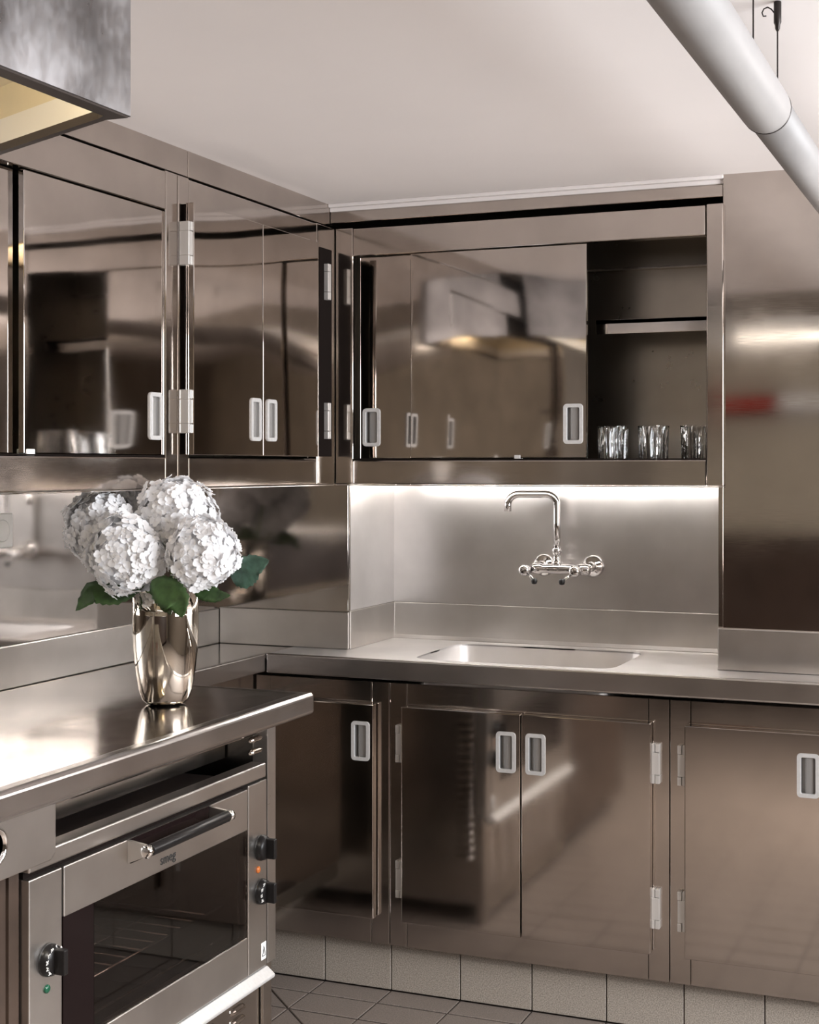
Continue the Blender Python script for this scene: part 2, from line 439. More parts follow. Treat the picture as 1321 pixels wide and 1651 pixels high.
# --- back run
cabB = thing('wall_cabinet', 'steel wall cabinet above the sink, sliding doors pushed left and right end open', 'cabinet', (XA, YB, ZB0))
oB = (XA, YB, ZB0)
xa, xb, xc, xd = XA+.001, -1.760, -0.748, -0.7045
part('stile', B(xa, xb, YB, YB+.03, ZB0, ZB1), M_frame, cabB, .0025, off=oB)
part('stile', B(xc, xd, YB, YB+.03, ZB0, ZB1), M_frame, cabB, .003, off=oB)
part('top_rail', B(xb+.001, xc-.003, YB, YB+.03, ZR1, ZB1-.003), M_frame, cabB, .002, off=oB)
part('bottom_rail', B(xb+.001, xc-.001, YB, YB+.03, ZB0, ZR0), M_frame, cabB, .003, off=oB)
part('bottom_lip', B(xa, xd, YB+.002, YB+.03, ZB0-.004, ZB0-.0005), M_chrome, cabB, .001, off=oB)
m = MB(); t = .01
m.box(xa, xa+t, YB+.031, BW-.012, ZB0, ZB1-.004); m.box(xd-t, xd, YB+.031, BW-.012, ZB0, ZB1-.004)
m.box(xa+t, xd-t, BW-.02, BW-.012, ZB0, ZB1-.004); m.box(xa+t, xd-t, YB+.031, BW-.02, ZB0+.035, ZB0+.055); m.box(xa+t, xd-t, YB+.031, BW-.02, ZB1-.012, ZB1-.004)
part('carcass', m, M_inner, cabB, off=oB)
m = MB(); m.box(-1.075, xc, 3.955, 3.967, 1.829, 1.868); m.box(-1.075, xc, 3.955, BW-.022, 1.856, 1.868)
part('shelf', m, M_frame, cabB, .001, off=oB)
part('back_ledge', B(-1.40, xd-.012, 4.15, BW-.021, 2.03, 2.036), M_frame, cabB, off=oB)
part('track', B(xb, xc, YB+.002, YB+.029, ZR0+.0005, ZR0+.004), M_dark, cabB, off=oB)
def px(u, y):                    # world x of pixel column u on the plane Y=y
    r = (u-CX)/F_PX; return y*(-math.sin(TH)+math.cos(TH)*r)/(math.cos(TH)+math.sin(TH)*r)
def py(u, x):                    # world y of pixel column u on the plane X=x
    r = (u-CX)/F_PX; return x*(math.cos(TH)+math.sin(TH)*r)/(-math.sin(TH)+math.cos(TH)*r)
def slide_door(par, a, b, p, z0, z1, dep, zp):
    d = put('door', door_mesh(a, b, z0, z1, dep, .014, (p, zp), M_door), par, bevel=.0015)
    flush_pull(d, p, dep, zp); return d
FD, RD = .006, .026
slide_door(cabB, px(581, YB+RD)-XA, -1.50-XA, px(599.5, YB+RD)-XA, ZR0+.005-ZB0, ZR1-.002-ZB0, RD, 1.577-ZB0)
slide_door(cabB, px(662, YB+FD)-XA, px(946, YB+FD)-XA, px(924.5, YB+FD)-XA, ZR0+.006-ZB0, ZR1-.002-ZB0, FD, 1.580-ZB0)
part('door_stop', B(-1.275, -1.258, YB+.004, YB+.03, ZR0, ZR0+.014), M_alu, cabB, .001, off=oB)
# --- left run: cabinet with sliding doors (local x = world y, local -y = world +x)
Y0L, Y1L = 1.60, 2.979
cabL = thing('wall_cabinet', 'steel wall cabinet with sliding doors nearest the cooker hood', 'cabinet', (XA, Y0L, ZB0), PI/2)
def LL(name, y0, y1, d0, d1, z0, z1, mat, par, bev=.002, base=None):
    return part(name, B(y0-base, y1-base, d0, d1, z0-ZB0, z1-ZB0), mat, par, bev)
LL('stile', 2.928, Y1L, 0, .03, ZB0, ZB1, M_frame, cabL, .0025, Y0L)
LL('stile', Y0L, 1.66, 0, .03, ZB0, ZB1, M_frame, cabL, .0025, Y0L)
LL('top_rail', 1.661, 2.927, 0, .03, 2.057, ZB1-.003, M_frame, cabL, .002, Y0L)
LL('bottom_rail', 1.661, 2.927, 0, .03, ZB0, 1.486, M_frame, cabL, .003, Y0L)
LL('bottom_lip', Y0L, Y1L, .002, .03, ZB0-.004, ZB0-.0005, M_chrome, cabL, .001, Y0L)
m = MB(); dp = .40
m.box(0, .01, .031, dp, 0, ZB1-ZB0); m.box(Y1L-Y0L-.01, Y1L-Y0L, .031, dp, 0, ZB1-ZB0)
m.box(.01, Y1L-Y0L-.01, dp-.01, dp, 0, ZB1-ZB0); m.box(.01, Y1L-Y0L-.01, .031, dp-.01, .04, .06); m.box(.01, Y1L-Y0L-.01, .031, dp-.01, ZB1-ZB0-.01, ZB1-ZB0)
part('carcass', m, M_inner, cabL)
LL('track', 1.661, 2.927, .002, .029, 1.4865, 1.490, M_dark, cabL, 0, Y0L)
slide_door(cabL, py(38.5, XA-FD)-Y0L, py(264, XA-FD)-Y0L, py(250.5, XA-FD)-Y0L, 1.491-ZB0, 2.055-ZB0, FD, 1.580-ZB0)
slide_door(cabL, 1.68-Y0L, py(21, XA-RD)-Y0L, 1.74-Y0L, 1.491-ZB0, 2.055-ZB0, RD, 1.580-ZB0)
LL('door_stop', 2.418, 2.445, .004, .03, 1.486, 1.500, M_white, cabL, .002, Y0L)
# --- left run: hinged double-door cabinet
Y0H, Y1H = 2.983, YB-.002
cabH = thing('wall_cabinet', 'steel wall cabinet with two hinged doors in the corner', 'cabinet', (XA, Y0H, ZB0), PI/2)
LL('stile', Y0H, 3.031, 0, .03, ZB0, ZB1, M_frame, cabH, .0025, Y0H)
LL('stile', 3.72, Y1H, 0, .03, ZB0, ZB1, M_frame, cabH, .0025, Y0H)
LL('top_rail', 3.032, 3.719, 0, .03, 2.075, ZB1-.003, M_frame, cabH, .002, Y0H)
LL('bottom_rail', 3.032, 3.719, 0, .03, ZB0, 1.487, M_frame, cabH, .003, Y0H)
LL('bottom_lip', Y0H, Y1H, .002, .03, ZB0-.004, ZB0-.0005, M_chrome, cabH, .001, Y0H)
m = MB(); LH = Y1H-Y0H
m.box(0, .01, .031, dp, 0, ZB1-ZB0); m.box(LH-.01, LH, .031, dp, 0, ZB1-ZB0)
m.box(.01, LH-.01, dp-.01, dp, 0, ZB1-ZB0); m.box(.01, LH-.01, .031, dp-.01, .04, .06); m.box(.01, LH-.01, .031, dp-.01, ZB1-ZB0-.01, ZB1-ZB0)
part('carcass', m, M_inner, cabH)
for (y0, y1, py) in ((3.003, 3.3435, 3.306), (3.3465, 3.667, 3.391)):
    d = put('door', door_mesh(y0-Y0H, y1-Y0H, 1.492-ZB0, 2.085-ZB0, -.030, .022, (py-Y0H, 1.584-ZB0), M_door), cabH, bevel=.0015)
    flush_pull(d, py-Y0H, -.030, 1.584-ZB0)
LL('slot_shade_strip', 3.735, 3.815, -.0015, .001, 1.493, 2.083, M_dark, cabH, 0, Y0H)  # dark strip painted in as the shade of the hinge slot
LL('slot_shade_strip', 3.006, 3.030, -.0075, -.0005, 1.495, 2.083, M_dark, cabH, 0, Y0H)  # dark strip stands for shade in the gap behind the door edge
for z in (1.988, 1.594):
    hinge(cabH, 2.9935-Y0H, 0.0, z-ZB0).scale = (.95, 1.7, 1)
    hinge(cabH, 3.775-Y0H, 0.002, z-ZB0, True)

# glasses on the cabinet floor
def fluted_glass():
    m = MB(); n = 48; prof_o = [(.0395, 0), (.0400, .004), (.0425, .104)]; 
    def ringpts(r, z, flute, tw): 
        return [((r-(flute if k % 2 else 0))*math.cos(2*PI*(k+tw)/n), (r-(flute if k % 2 else 0))*math.sin(2*PI*(k+tw)/n), z) for k in range(n)]
    rings = [ringpts(.039, 0, .0034, 0), ringpts(.0395, .03, .0034, .12), ringpts(.040, .055, .0034, -.1), ringpts(.041, .08, .0034, .1), ringpts(.042, .100, .0025, 0), ringpts(.0422, .105, 0, 0), ringpts(.039, .105, 0, 0), ringpts(.0365, .05, 0, 0), ringpts(.034, .012, 0, 0)]
    for r in rings: m.v += r
    for a in range(len(rings)-1):
        for k in range(n): m.f.append((a*n+k, a*n+(k+1) % n, (a+1)*n+(k+1) % n, (a+1)*n+k))
    m.f.append(tuple(range(n))); m.f.append(tuple((len(rings)-1)*n+k for k in range(n)))
    return m.mesh('fluted_tumbler', M_glass)
GL = fluted_glass()
for x, lab in ((-1.020, 'fluted glass tumbler in the wall cabinet, nearest the sliding door'), (-0.908, 'fluted glass tumbler in the wall cabinet, between two others'), (-0.793, 'fluted glass tumbler in the wall cabinet, beside the right-hand post')):
    tag(put('fluted_tumbler', GL, None, (x, 3.93, ZB0+.0553)), lab, 'glass', 'tumblers in the wall cabinet')

# lamps under the wall cabinets
def under_lamp(label, loc, rotz, length, mat):
    t = thing('under_cabinet_lamp', label, 'lamp', loc, rotz)
    part('housing', B(-length/2, length/2, -.03, .03, -.012, 0), M_white, t, .002)
    part('tube', MB().tube([(-length/2+.01, 0, -.020), (length/2-.01, 0, -.020)], .008, 10), mat, t)
    return t
under_lamp('tube lamp under the wall cabinet above the sink', (-1.265, 4.03, ZB0+.034), 0, 1.0, M_tube)
under_lamp('tube lamp under the left wall cabinets', (LW+.11, 2.45, ZB0+.039), PI/2, 0.95, M_tubeL)

# ------------------------------------------------------------------ lower cabinets, back run
ZL0, ZL1 = 0.142, 0.868
def base_cab(name_label, x0, x1, xl, xr, doors, hinges, right_end=None):
    o = (x0, YF, ZL0)
    t = thing('base_cabinet', name_label, 'cabinet', o)
    part('stile', B(x0+.001, xl, YF, YF+.03, ZL0, ZL1), M_lframe, t, .0015, off=o)
    part('stile', B(xr, x1-.001, YF, YF+.03, ZL0, ZL1), M_lframe, t, .0015, off=o)
    part('top_rail', B(xl+.0012, xr-.0012, YF, YF+.03, 0.78, ZL1), M_lframe, t, .0015, off=o)
    part('bottom_rail', B(xl+.0012, xr-.0012, YF, YF+.03, ZL0, 0.232), M_lframe, t, .0015, off=o)
    m = MB(); m.box(x0+.001, x0+.011, YF+.031, BW-.02, ZL0, ZL1-.15); m.box(x1-.011, x1-.001, YF+.031, BW-.02, ZL0, ZL1-.15)
    m.box(x0+.011, x1-.011, BW-.03, BW-.02, ZL0, ZL1-.15); m.box(x0+.011, x1-.011, YF+.031, BW-.03, ZL0, ZL0+.01)
    part('carcass', m, M_inner, t, off=o)
    for (a, b, px) in doors:
        d = put('door', door_mesh(a-x0, b-x0, .217-ZL0, .808-ZL0, -.030, .024, (px-x0, .706-ZL0), M_low), t, bevel=.002)
        put('door_gap_shade', B(a-x0+.003, b-x0-.003, -.0058, -.0003, .220-ZL0, .805-ZL0).mesh('door_gap_shade', M_dark), d)  # dark sheet imitates the shadow gap between door and frame
        flush_pull(d, px-x0, -.030, .706-ZL0)
    for (hx, fl) in hinges:
        for z in (.703, .331): hinge(t, hx-x0, 0.0, z-ZL0, fl)
    return t
base_cab('steel base cabinet with one door in the corner beside the oven', -2.022, -1.604, -1.976, -1.658, [(-1.968, -1.6415, -1.679)], [])
base_cab('steel base cabinet with two doors below the sink', -1.604, -0.8235, -1.553, -0.878, [(-1.557, -1.2155, -1.2555), (-1.2125, -0.867, -1.1735)], [(-1.570, True), (-0.857, False)])
base_cab('steel base cabinet with one left-hinged door below the steel column', -0.8235, -0.385, -0.770, -0.432, [(-0.779, -0.440, -0.474)], [(-0.790, True)])
base_cab('steel two-door base cabinet to the right of the single-door one under the column', -0.385, 0.45, -0.335, 0.40, [(-0.342, 0.031, -0.007), (0.034, 0.407, 0.072)], [])

# ------------------------------------------------------------------ worktops
wt = thing('worktop', 'brushed steel worktop with sink along the back wall', 'worktop', (XR0, 3.70, ZT))
oW = (XR0, 3.70, ZT)
sx0, sx1, sy0, sy1 = -1.548, -0.978, 3.757, 4.138
cx, cy, ha, hb = (sx0+sx1)/2, (sy0+sy1)/2, (sx1-sx0)/2, (sy1-sy0)/2
RX0, RX1, RY0, RY1 = CXR, XR0-.013, 3.715, BW-.004
def inner(a, k=1.0):
    n = 9; c, s_ = math.cos(a), math.sin(a)
    r = (abs(c/(ha*k))**n + abs(s_/(hb*k))**n)**(-1/n); return (cx+r*c, cy+r*s_)
def outer(a):
    c, s_ = math.cos(a), math.sin(a); ts = []
    if c > 1e-9: ts.append((RX1-cx)/c)
    if c < -1e-9: ts.append((RX0-cx)/c)
    if s_ > 1e-9: ts.append((RY1-cy)/s_)
    if s_ < -1e-9: ts.append((RY0-cy)/s_)
    r = min(ts); return (cx+r*c, cy+r*s_)
angs = sorted([2*PI*k/120 for k in range(120)] + [math.atan2(y-cy, x-cx) % (2*PI) for x in (RX0, RX1) for y in (RY0, RY1)])
m = MB(); na = len(angs)
m.v += [(*outer(a), ZT) for a in angs] + [(*inner(a), ZT) for a in angs] + [(*inner(a), ZT-.02) for a in angs] + [(*outer(a), ZT-.02) for a in angs]
for lv in range(4):
    for k in range(na):
        l2 = (lv+1) % 4
        m.f.append((lv*na+k, lv*na+(k+1) % na, l2*na+(k+1) % na, l2*na+k))
m.box(-1.966, CXR, 3.715, CYF, ZT-.02, ZT); m.box(RX1, 0.9, 3.715, CYR-.001, ZT-.02, ZT)
part('top', m, M_top, wt, off=oW)
part('front_edge', B(-1.966, 0.9, 3.70, 3.7155, ZT-.054, ZT+.0015), M_nose, wt, .005, 3, off=oW)
m = MB(); m.prism([(RY1-.012, ZT), (RY1+.0035, ZT), (RY1+.0035, ZT+.111), (RY1-.004, ZT+.111), (RY1-.006, ZT+.012)], RX0+.004, RX1, 'x')
part('upstand', m, M_up, wt, .002, off=oW)
m = MB(); m.box(CXR, CXR+.006, CYF+.003, RY1-.006, ZT, ZT+.111)
part('upstand', m, M_up, wt, .002, off=oW)
# bowl
m = MB(); lv = [(1.0, 0), (1.0, -.004), (.985, -.010), (.965, -.10), (.94, -.165), (.88, -.18)]
for k_, dz in lv: m.v += [(*inner(a, k_), ZT+dz-.0005) for a in angs]
for a in range(len(lv)-1):
    for k in range(na): m.f.append((a*na+k, a*na+(k+1) % na, (a+1)*na+(k+1) % na, (a+1)*na+k))
m.f.append(tuple((len(lv)-1)*na+k for k in range(na)))
sk = part('sink_bowl', m, M_top, wt, smooth=True, off=oW)
m = MB().lathe([(.04, 0), (.04, .003), (.03, .004), (.012, .001)], (cx+.1, cy, ZT-.181), 20)
part('drain', m, M_chrome, wt, smooth=True, off=oW)

wl = thing('worktop', 'brushed steel worktop on the left under the vase, deeper over the oven', 'worktop', (-1.53, 3.10, ZT))
oL = (-1.53, 3.10, ZT)
m = MB().prism([(LW+.004, 1.15), (-1.535, 1.15), (-1.535, 3.10), (-1.975, 3.10), (-1.975, 3.700), (-1.9665, 3.715), (-1.9665, CYF), (LW+.004, CYF)], ZT-.015, ZT)
part('top', m, M_topL, wl, off=oL)
m = MB().prism([(-1.56, 1.15), (-1.522, 1.15), (-1.522, 3.108), (-1.974, 3.108), (-1.974, 3.08), (-1.56, 3.08)], ZT-.050, ZT+.0012)
part('front_edge', m, M_nose, wl, .010, 4, off=oL)
m = MB().box(-1.985, -1.9665, 3.11, 3.699, ZT-.050, ZT+.001)
part('return_edge', m, M_nose, wl, .004, 3, off=oL)
part('upstand', B(LW+.0045, LW+.012, 1.15, CYF-.010, ZT+.0005, ZT+.104), M_up, wl, .003, off=oL)
part('upstand', B(LW+.013, CXR+.001, CYF-.010, CYF-.0005, ZT+.0005, ZT+.108), M_up, wl, .002, off=oL)

# base cabinet under the shallow worktop between oven and corner
o = (-2.03, 3.10, 0.0)
t = thing('base_cabinet', 'shadowed steel base cabinet tucked between the oven unit and the corner', 'cabinet', (-2.03, 3.10, 0.14))
oo = (-2.03, 3.10, .14)
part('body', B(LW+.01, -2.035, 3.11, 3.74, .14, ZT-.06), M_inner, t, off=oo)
part('door', B(-2.034, -2.012, 3.14, 3.70, .2, .80), M_low, t, .002, off=oo)
part('top_rail', B(-2.034, -2.025, 3.11, 3.735, .805, ZT-.06), M_lframe, t, .001, off=oo)

# ------------------------------------------------------------------ tap on the back wall
tp = thing('wall_tap', 'chrome wall-mounted mixer tap with swivel spout above the sink', 'tap', (-1.225, BW-.004, 1.168))
oT = (-1.225, BW-.004, 1.168)
YT = 4.135
for x in (-1.300, -1.150):
    m = MB().lathe([(.033, BW-.005), (.033, BW-.012), (.028, BW-.020), (.016, BW-.026), (.013, BW-.03), (.013, YT)], (x, 0, 1.172), 28, 'y')
    part('wall_flange', m, M_tap, tp, smooth=True, off=oT)
m = MB().lathe([(.010, -1.318), (.016, -1.314), (.017, -1.29), (.013, -1.283), (.0135, -1.262), (.0155, -1.25), (.0155, -1.232), (.0135, -1.2), (.013, -1.178), (.0165, -1.172), (.0165, -1.145), (.010, -1.140)], (0, YT, 1.166), 24, 'x')
part('mixer_body', m, M_tap, tp, smooth=True, off=oT)
m = MB().lathe([(.012, 1.176), (.0135, 1.180), (.0135, 1.190), (.010, 1.193), (.0105, 1.212), (.0145, 1.214), (.0145, 1.226), (.011, 1.228)], (-1.241, YT, 0), 20)
part('collar', m, M_tap, tp, smooth=True, off=oT)
path = [(-1.241, YT, 1.215), (-1.241, YT, 1.30), (-1.241, YT, 1.352)]
ux, uy = -0.955, -0.296
for k in range(1, 8):
    a = PI/2*k/7; r = .032
    path.append((-1.241+ux*r*(1-math.cos(a)), YT+uy*r*(1-math.cos(a)), 1.352+r*math.sin(a)))
Ls = .142
for k in range(0, 8):
    a = PI/2*k/7; r = .032; q = Ls-r+r*math.sin(a)
    path.append((-1.241+ux*q, YT+uy*q, 1.384-r*(1-math.cos(a))))
q = Ls; path.append((-1.241+ux*q, YT+uy*q, 1.334))
part('spout', MB().tube(path, .0105, 18), M_tap, tp, smooth=True, off=oT)
for x, sgn in ((-1.327, 1), (-1.176, -1)):
    m = MB().lathe([(.008, YT-.012), (.0165, YT-.016), (.0175, YT-.040), (.015, YT-.050), (.008, YT-.053)], (x, 0, 1.163), 24, 'y')
    h = part('tap_handle', m, M_tap, tp, smooth=True, off=oT)
    m = MB().tube([(x+.008*sgn, YT-.034, 1.155), (x+.030*sgn, YT-.050, 1.137)], .0042, 10)
    part('lever', m, M_tap, h, smooth=True, off=oT)
    m = MB().lathe([(.003, -.009), (.0075, -.007), (.0095, 0), (.0075, .007), (.003, .009)], (x+.034*sgn, YT-.053, 1.133), 16)
    part('lever_knob', m, M_black, h, smooth=True, off=oT)

# ------------------------------------------------------------------ wall socket
so = thing('wall_socket', 'white round-recess wall socket on the left backsplash', 'socket', (LW+.004, 2.846, 1.313), PI/2)
part('plate', B(-.041, .041, -.009, 0, -.041, .041), M_white, so, .004, 3)
m = MB().lathe([(.024, -.0095), (.0265, -.0105), (.024, -.0112), (.0215, -.0105), (.0205, -.0098)], (0, 0, 0), 24, 'y')
part('recess_ring', m, M_white, so, smooth=True)

# ------------------------------------------------------------------ oven unit
XO = -1.56
un = thing('range_unit', 'steel counter unit that carries the built-in oven, with louvred panels', 'oven unit', (XO, 2.987, 0))
oU = (XO, 2.987, 0)
m = MB()
m.box(LW+.02, -1.60, 2.955, 2.985, .06, ZT-.052)      # far end panel
m.box(LW+.02, -1.60, 1.20, 2.04, .06, ZT-.052)        # body left of oven
m.box(LW+.02, -1.60, 2.04, 2.955, .06, .30)           # below the oven
m.box(LW+.02, -2.15, 2.04, 2.955, .30, ZT-.052)       # back
part('body', m, M_unit, un, .001, off=oU)
part('post', B(-1.60, XO-.002, 2.948, 2.987, .345, ZT-.052), M_oven, un, .001, off=oU)
part('foot_post', B(-1.60, XO-.012, 2.945, 2.986, .0, .343), M_unit, un, .001, off=oU)
part('recess_panel', B(-1.68, -1.672, 2.04, 2.948, .80, ZT-.052), M_unit, un, off=oU)
part('recess_rail', B(-1.600, -1.575, 2.06, 2.948, ZT-.070, ZT-.052), M_frame, un, .003, off=oU)
# apron at the left with the round dial
ap = part('apron', MB().prism([(1.20, ZT-.052), (2.150, ZT-.052), (2.150, .79), (2.135, .778), (1.20, .778)], XO-.02, XO+.004, 'x'), M_oven, un, .003, off=oU)
m = MB().lathe([(.030, XO+.004), (.034, XO+.008), (.030, XO+.010), (.026, XO+.008), (.025, XO+.004)], (0, 1.978, .838), 32, 'x')
part('dial_ring', m, M_chrome, un, smooth=True, off=oU)
part('side_panel', B(-1.60, XO-.022, 1.20, 2.044, .06, .775), M_brown, un, .001, off=oU)
part('side_panel', B(-1.60, XO-.018, 2.047, 2.074, .06, .80), M_brown, un, .001, off=oU)
# base panel with rows of pressed louvres
part('base_panel', B(-1.60, XO-.020, 2.08, 2.940, .02, .30), M_unit, un, .001, off=oU)
def louver_mesh(axis):
    m = MB(); n = 8; ws = [(-.030, .2), (-.026, .8), (-.018, 1), (.018, 1), (.026, .8), (.030, .2)]
    for s_, k in ws:
        for q in range(n+1):
            a = PI*q/n; d, z = .008*k*math.sin(a), .0075*k*math.cos(a)*(1 if True else 0)
            m.v.append((d, s_, z) if axis == 'x' else (s_, d, z))
    for i in range(len(ws)-1):
        for q in range(n):
            a = i*(n+1)+q; m.f.append((a, a+1, a+n+2, a+n+1))
    m.f.append(tuple(range(n+1))); m.f.append(tuple((len(ws)-1)*(n+1)+q for q in range(n+1)))
    m.f.append(tuple(i*(n+1) for i in range(len(ws)))+tuple(i*(n+1)+n for i in reversed(range(len(ws)))))
    return m.mesh('louver', M_frame, False)
LVX, LVY = louver_mesh('x'), louver_mesh('y')
for j in range(6):
    for k in range(8): put('louver', LVX, un, (XO-.020-oU[0], 2.84-.13*j-oU[1], .275-.024*k))
for k in range(2): put('louver', LVX, un, (-1.572-oU[0], 2.905-oU[1], .857-.027*k))
for k in range(26): put('louver', LVY, un, (-1.64-oU[0], 2.985-oU[1], .86-.026*k))

ov = thing('built_in_oven', 'wide steel built-in oven with glass door under the worktop', 'oven', (XO, 2.5, 0.33))
oO = (XO, 2.5, .33)
def OV(name, mb, mat, bev=0, par=None, seg=2, smooth=False): return part(name, mb, mat, par or ov, bev, seg, smooth, oO)
y0o, y1o = 2.078, 2.945
# cavity
m = MB(); m.box(-2.10, -1.585, 2.19, 2.20, .36, .78); m.box(-2.10, -1.585, 2.84, 2.85, .36, .78); m.box(-2.11, -2.10, 2.19, 2.85, .36, .78)
m.box(-2.10, -1.585, 2.20, 2.84, .36, .37); m.box(-2.10, -1.585, 2.20, 2.84, .77, .78)
OV('cavity', m, M_ovin)
OV('top_frame', B(-1.598, XO, y0o, 2.938, .768, .800), M_oven, .004, None, 3)
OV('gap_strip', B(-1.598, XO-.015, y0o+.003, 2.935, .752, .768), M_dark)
OV('control_panel', B(-1.598, XO, y0o, 2.172, .34, .757), M_oven, .002)
OV('control_panel', B(-1.598, XO, 2.855, 2.940, .345, .763), M_oven, .002)
dr = OV('oven_door', B(-1.585, XO, 2.178, 2.851, .667, .757), M_oven, .002)
OV('lower_band', B(-1.585, XO, 2.178, 2.851, .345, .432), M_oven, .002, dr)
OV('glass_border', B(-1.585, XO-.002, 2.178, 2.272, .4325, .6665), M_bglass, 0, dr)
OV('glass_pane', B(-1.570, XO-.002, 2.273, 2.851, .4325, .6665), M_oglass, 0, dr)
m = MB()
OV('handle_plate', B(XO, XO+.003, 2.386, 2.680, .710, .757), M_bglass, .001, dr)
for ya in (2.378, 2.681): OV('handle_bracket', MB().prism([(XO, .712), (XO+.040, .728), (XO+.054, .738), (XO+.050, .750), (XO, .757)], ya, ya+.007, 'y'), M_oven, .001, dr)
OV('handle_bar', MB().tube([(XO+.046, 2.386, .740), (XO+.046, 2.680, .740)], .0115, 18), M_black, .002, dr, 2, True)
for y in (2.370, 2.683):
    OV('handle_cap', MB().lathe([(.008, y-.002), (.0122, y), (.0122, y+.010), (.010, y+.011)], (XO+.046, 0, .740), 18, 'y'), M_chrome, 0, dr, 2, True)
# maker's lettering on the door
tx = put('door_lettering', text_mesh('smeg', .028, M_blkink), dr, (XO+.0006-oO[0], 2.523-oO[1], .688-oO[2]), (PI/2, 0, PI/2))
# rack and tray inside
m = MB()
for k in range(12): m.tube([(-2.06, 2.215+.05*k, .50), (-1.62, 2.215+.05*k, .50)], .0018, 6)
for x in (-2.06, -1.95, -1.84, -1.73, -1.62): m.tube([(x, 2.205, .50), (x, 2.835, .50)], .0022, 6)
OV('wire_rack', m, M_chrome, smooth=True)
OV('tray_rim', MB().tube([(-1.62, 2.205, .43), (-1.62, 2.835, .43)], .003, 8), M_chrome)
# bottom rail
OV('bottom_rail', MB().prism([(XO-.03, .312), (XO+.018, .318), (XO+.020, .326), (XO, .342), (XO-.03, .342)], 2.085, 2.945, 'y'), M_alu, .003)
# knobs
def knob(y, z, digits):
    m = MB().lathe([(.0285, XO), (.0285, XO+.004), (.026, XO+.012), (.021, XO+.017)], (0, y, z), 28, 'x')
    k = OV('knob', m, M_black, 0, None, 2, True)
    OV('grip', B(XO+.008, XO+.038, y-.0065, y+.0065, z-.0225, z+.0225), M_black, .003, k, 3)
    for ph, dgt in digits:
        a = math.radians(ph)
        put('digit', text_mesh(dgt, .0095, M_ink, .0003), k, (XO+.0158-oO[0], y-.0235*math.sin(a)-oO[1], z+.0235*math.cos(a)-oO[2]), (PI/2, 0, PI/2))
knob(2.912, .615, []); knob(2.912, .517, [(35, '50'), (65, '100'), (95, '150'), (125, '200')])
knob(2.132, .606, [(-42, '0'), (-5, '5'), (27, '10'), (55, '15'), (82, '20'), (108, '25'), (134, '30')])
for y, z, mt in ((2.898, .569, M_orange), (2.127, .557, M_green)):
    m = MB().lathe([(.0075, XO), (.0078, XO+.002), (.006, XO+.004), (.002, XO+.0048)], (0, y, z), 16, 'x')
    OV('indicator_light', m, mt, 0, None, 2, True)
st = OV('warning_sticker', B(XO, XO+.0005, 2.914, 2.936, .362, .400), M_white)
tri = [(2.918, .370), (2.932, .370), (2.925, .392)]
m = MB()
for i in range(3):
    p, q = tri[i], tri[(i+1) % 3]; m.tube([(XO+.0008, *p), (XO+.0008, *q)], .0009, 4)
OV('triangle_mark', m, M_blkink, 0, st)
OV('exclamation_mark', B(XO+.0006, XO+.001, 2.9242, 2.9258, .374, .384), M_blkink, 0, st)

# ------------------------------------------------------------------ cooker hood
ho = thing('cooker_hood', 'scratched steel cooker hood hanging over the worktop', 'hood', (-1.223, 1.872, 1.985))
oH = (-1.223, 1.872, 1.985)
HZ = 1.985
pl_o = [(-1.222, 0.75), (-1.222, 1.872), (-1.262, 1.871), (-1.80, 2.122), (-1.80, 0.75)]
pl_i = [(-1.252, 0.78), (-1.252, 1.845), (-1.268, 1.856), (-1.79, 2.100), (-1.79, 0.78)]
part('front_panel', B(-1.224, -1.222, 0.75, 1.872, HZ+.002, ZCEIL-.0005), M_hood, ho, off=oH)
m = MB(); n = 5
m.v += [(x, y, HZ+.001) for x, y in pl_o]+[(x, y, ZCEIL-.002) for x, y in pl_o]
for k in range(1, 5): m.f.append((k, (k+1) % n, n+(k+1) % n, n+k))
part('end_panel', m, M_hood, ho, off=oH)
pl_r = [(-1.225, 0.753), (-1.225, 1.869), (-1.263, 1.868), (-1.797, 2.118), (-1.797, 0.753)]
m = MB(); m.v += [(x, y, HZ-.001) for x, y in pl_r]+[(x, y, HZ-.001) for x, y in pl_i]+[(x, y, HZ+.012) for x, y in pl_i]+[(x, y, HZ+.012) for x, y in pl_r]
for lv_ in range(4):
    for k in range(n): m.f.append((lv_*n+k, lv_*n+(k+1) % n, ((lv_+1) % 4)*n+(k+1) % n, ((lv_+1) % 4)*n+k))
part('rim', m, M_rim, ho, off=oH)
m = MB(); m.v += [(x, y, HZ+.012) for x, y in pl_i]+[(x, y, HZ+.052) for x, y in pl_i]
for k in range(n): m.f.append((k, (k+1) % n, n+(k+1) % n, n+k))
part('inner_lip', m, M_white, ho, off=oH)
m = MB(); m.v += [(x, y, HZ+.052) for x, y in pl_i]+[(x, y, HZ+.105) for x, y in pl_i]
for k in range(n): m.f.append((k, (k+1) % n, n+(k+1) % n, n+k))
part('inner_wall', m, M_cream, ho, off=oH)
part('inner_panel', MB().prism(pl_i, HZ+.105, HZ+.11), M_cream, ho, off=oH)
part('lamp_tube', MB().tube([(-1.275, 1.22, HZ+.075), (-1.275, 1.75, HZ+.075)], .009, 10), M_bulb, ho, smooth=True, off=oH)
lb = MB().lathe([(.012, 0), (.020, .006), (.020, .03), (.026, .034)], (-1.36, 1.62, HZ+.060), 16)
part('lamp_socket', lb, M_chrome, ho, smooth=True, off=oH)

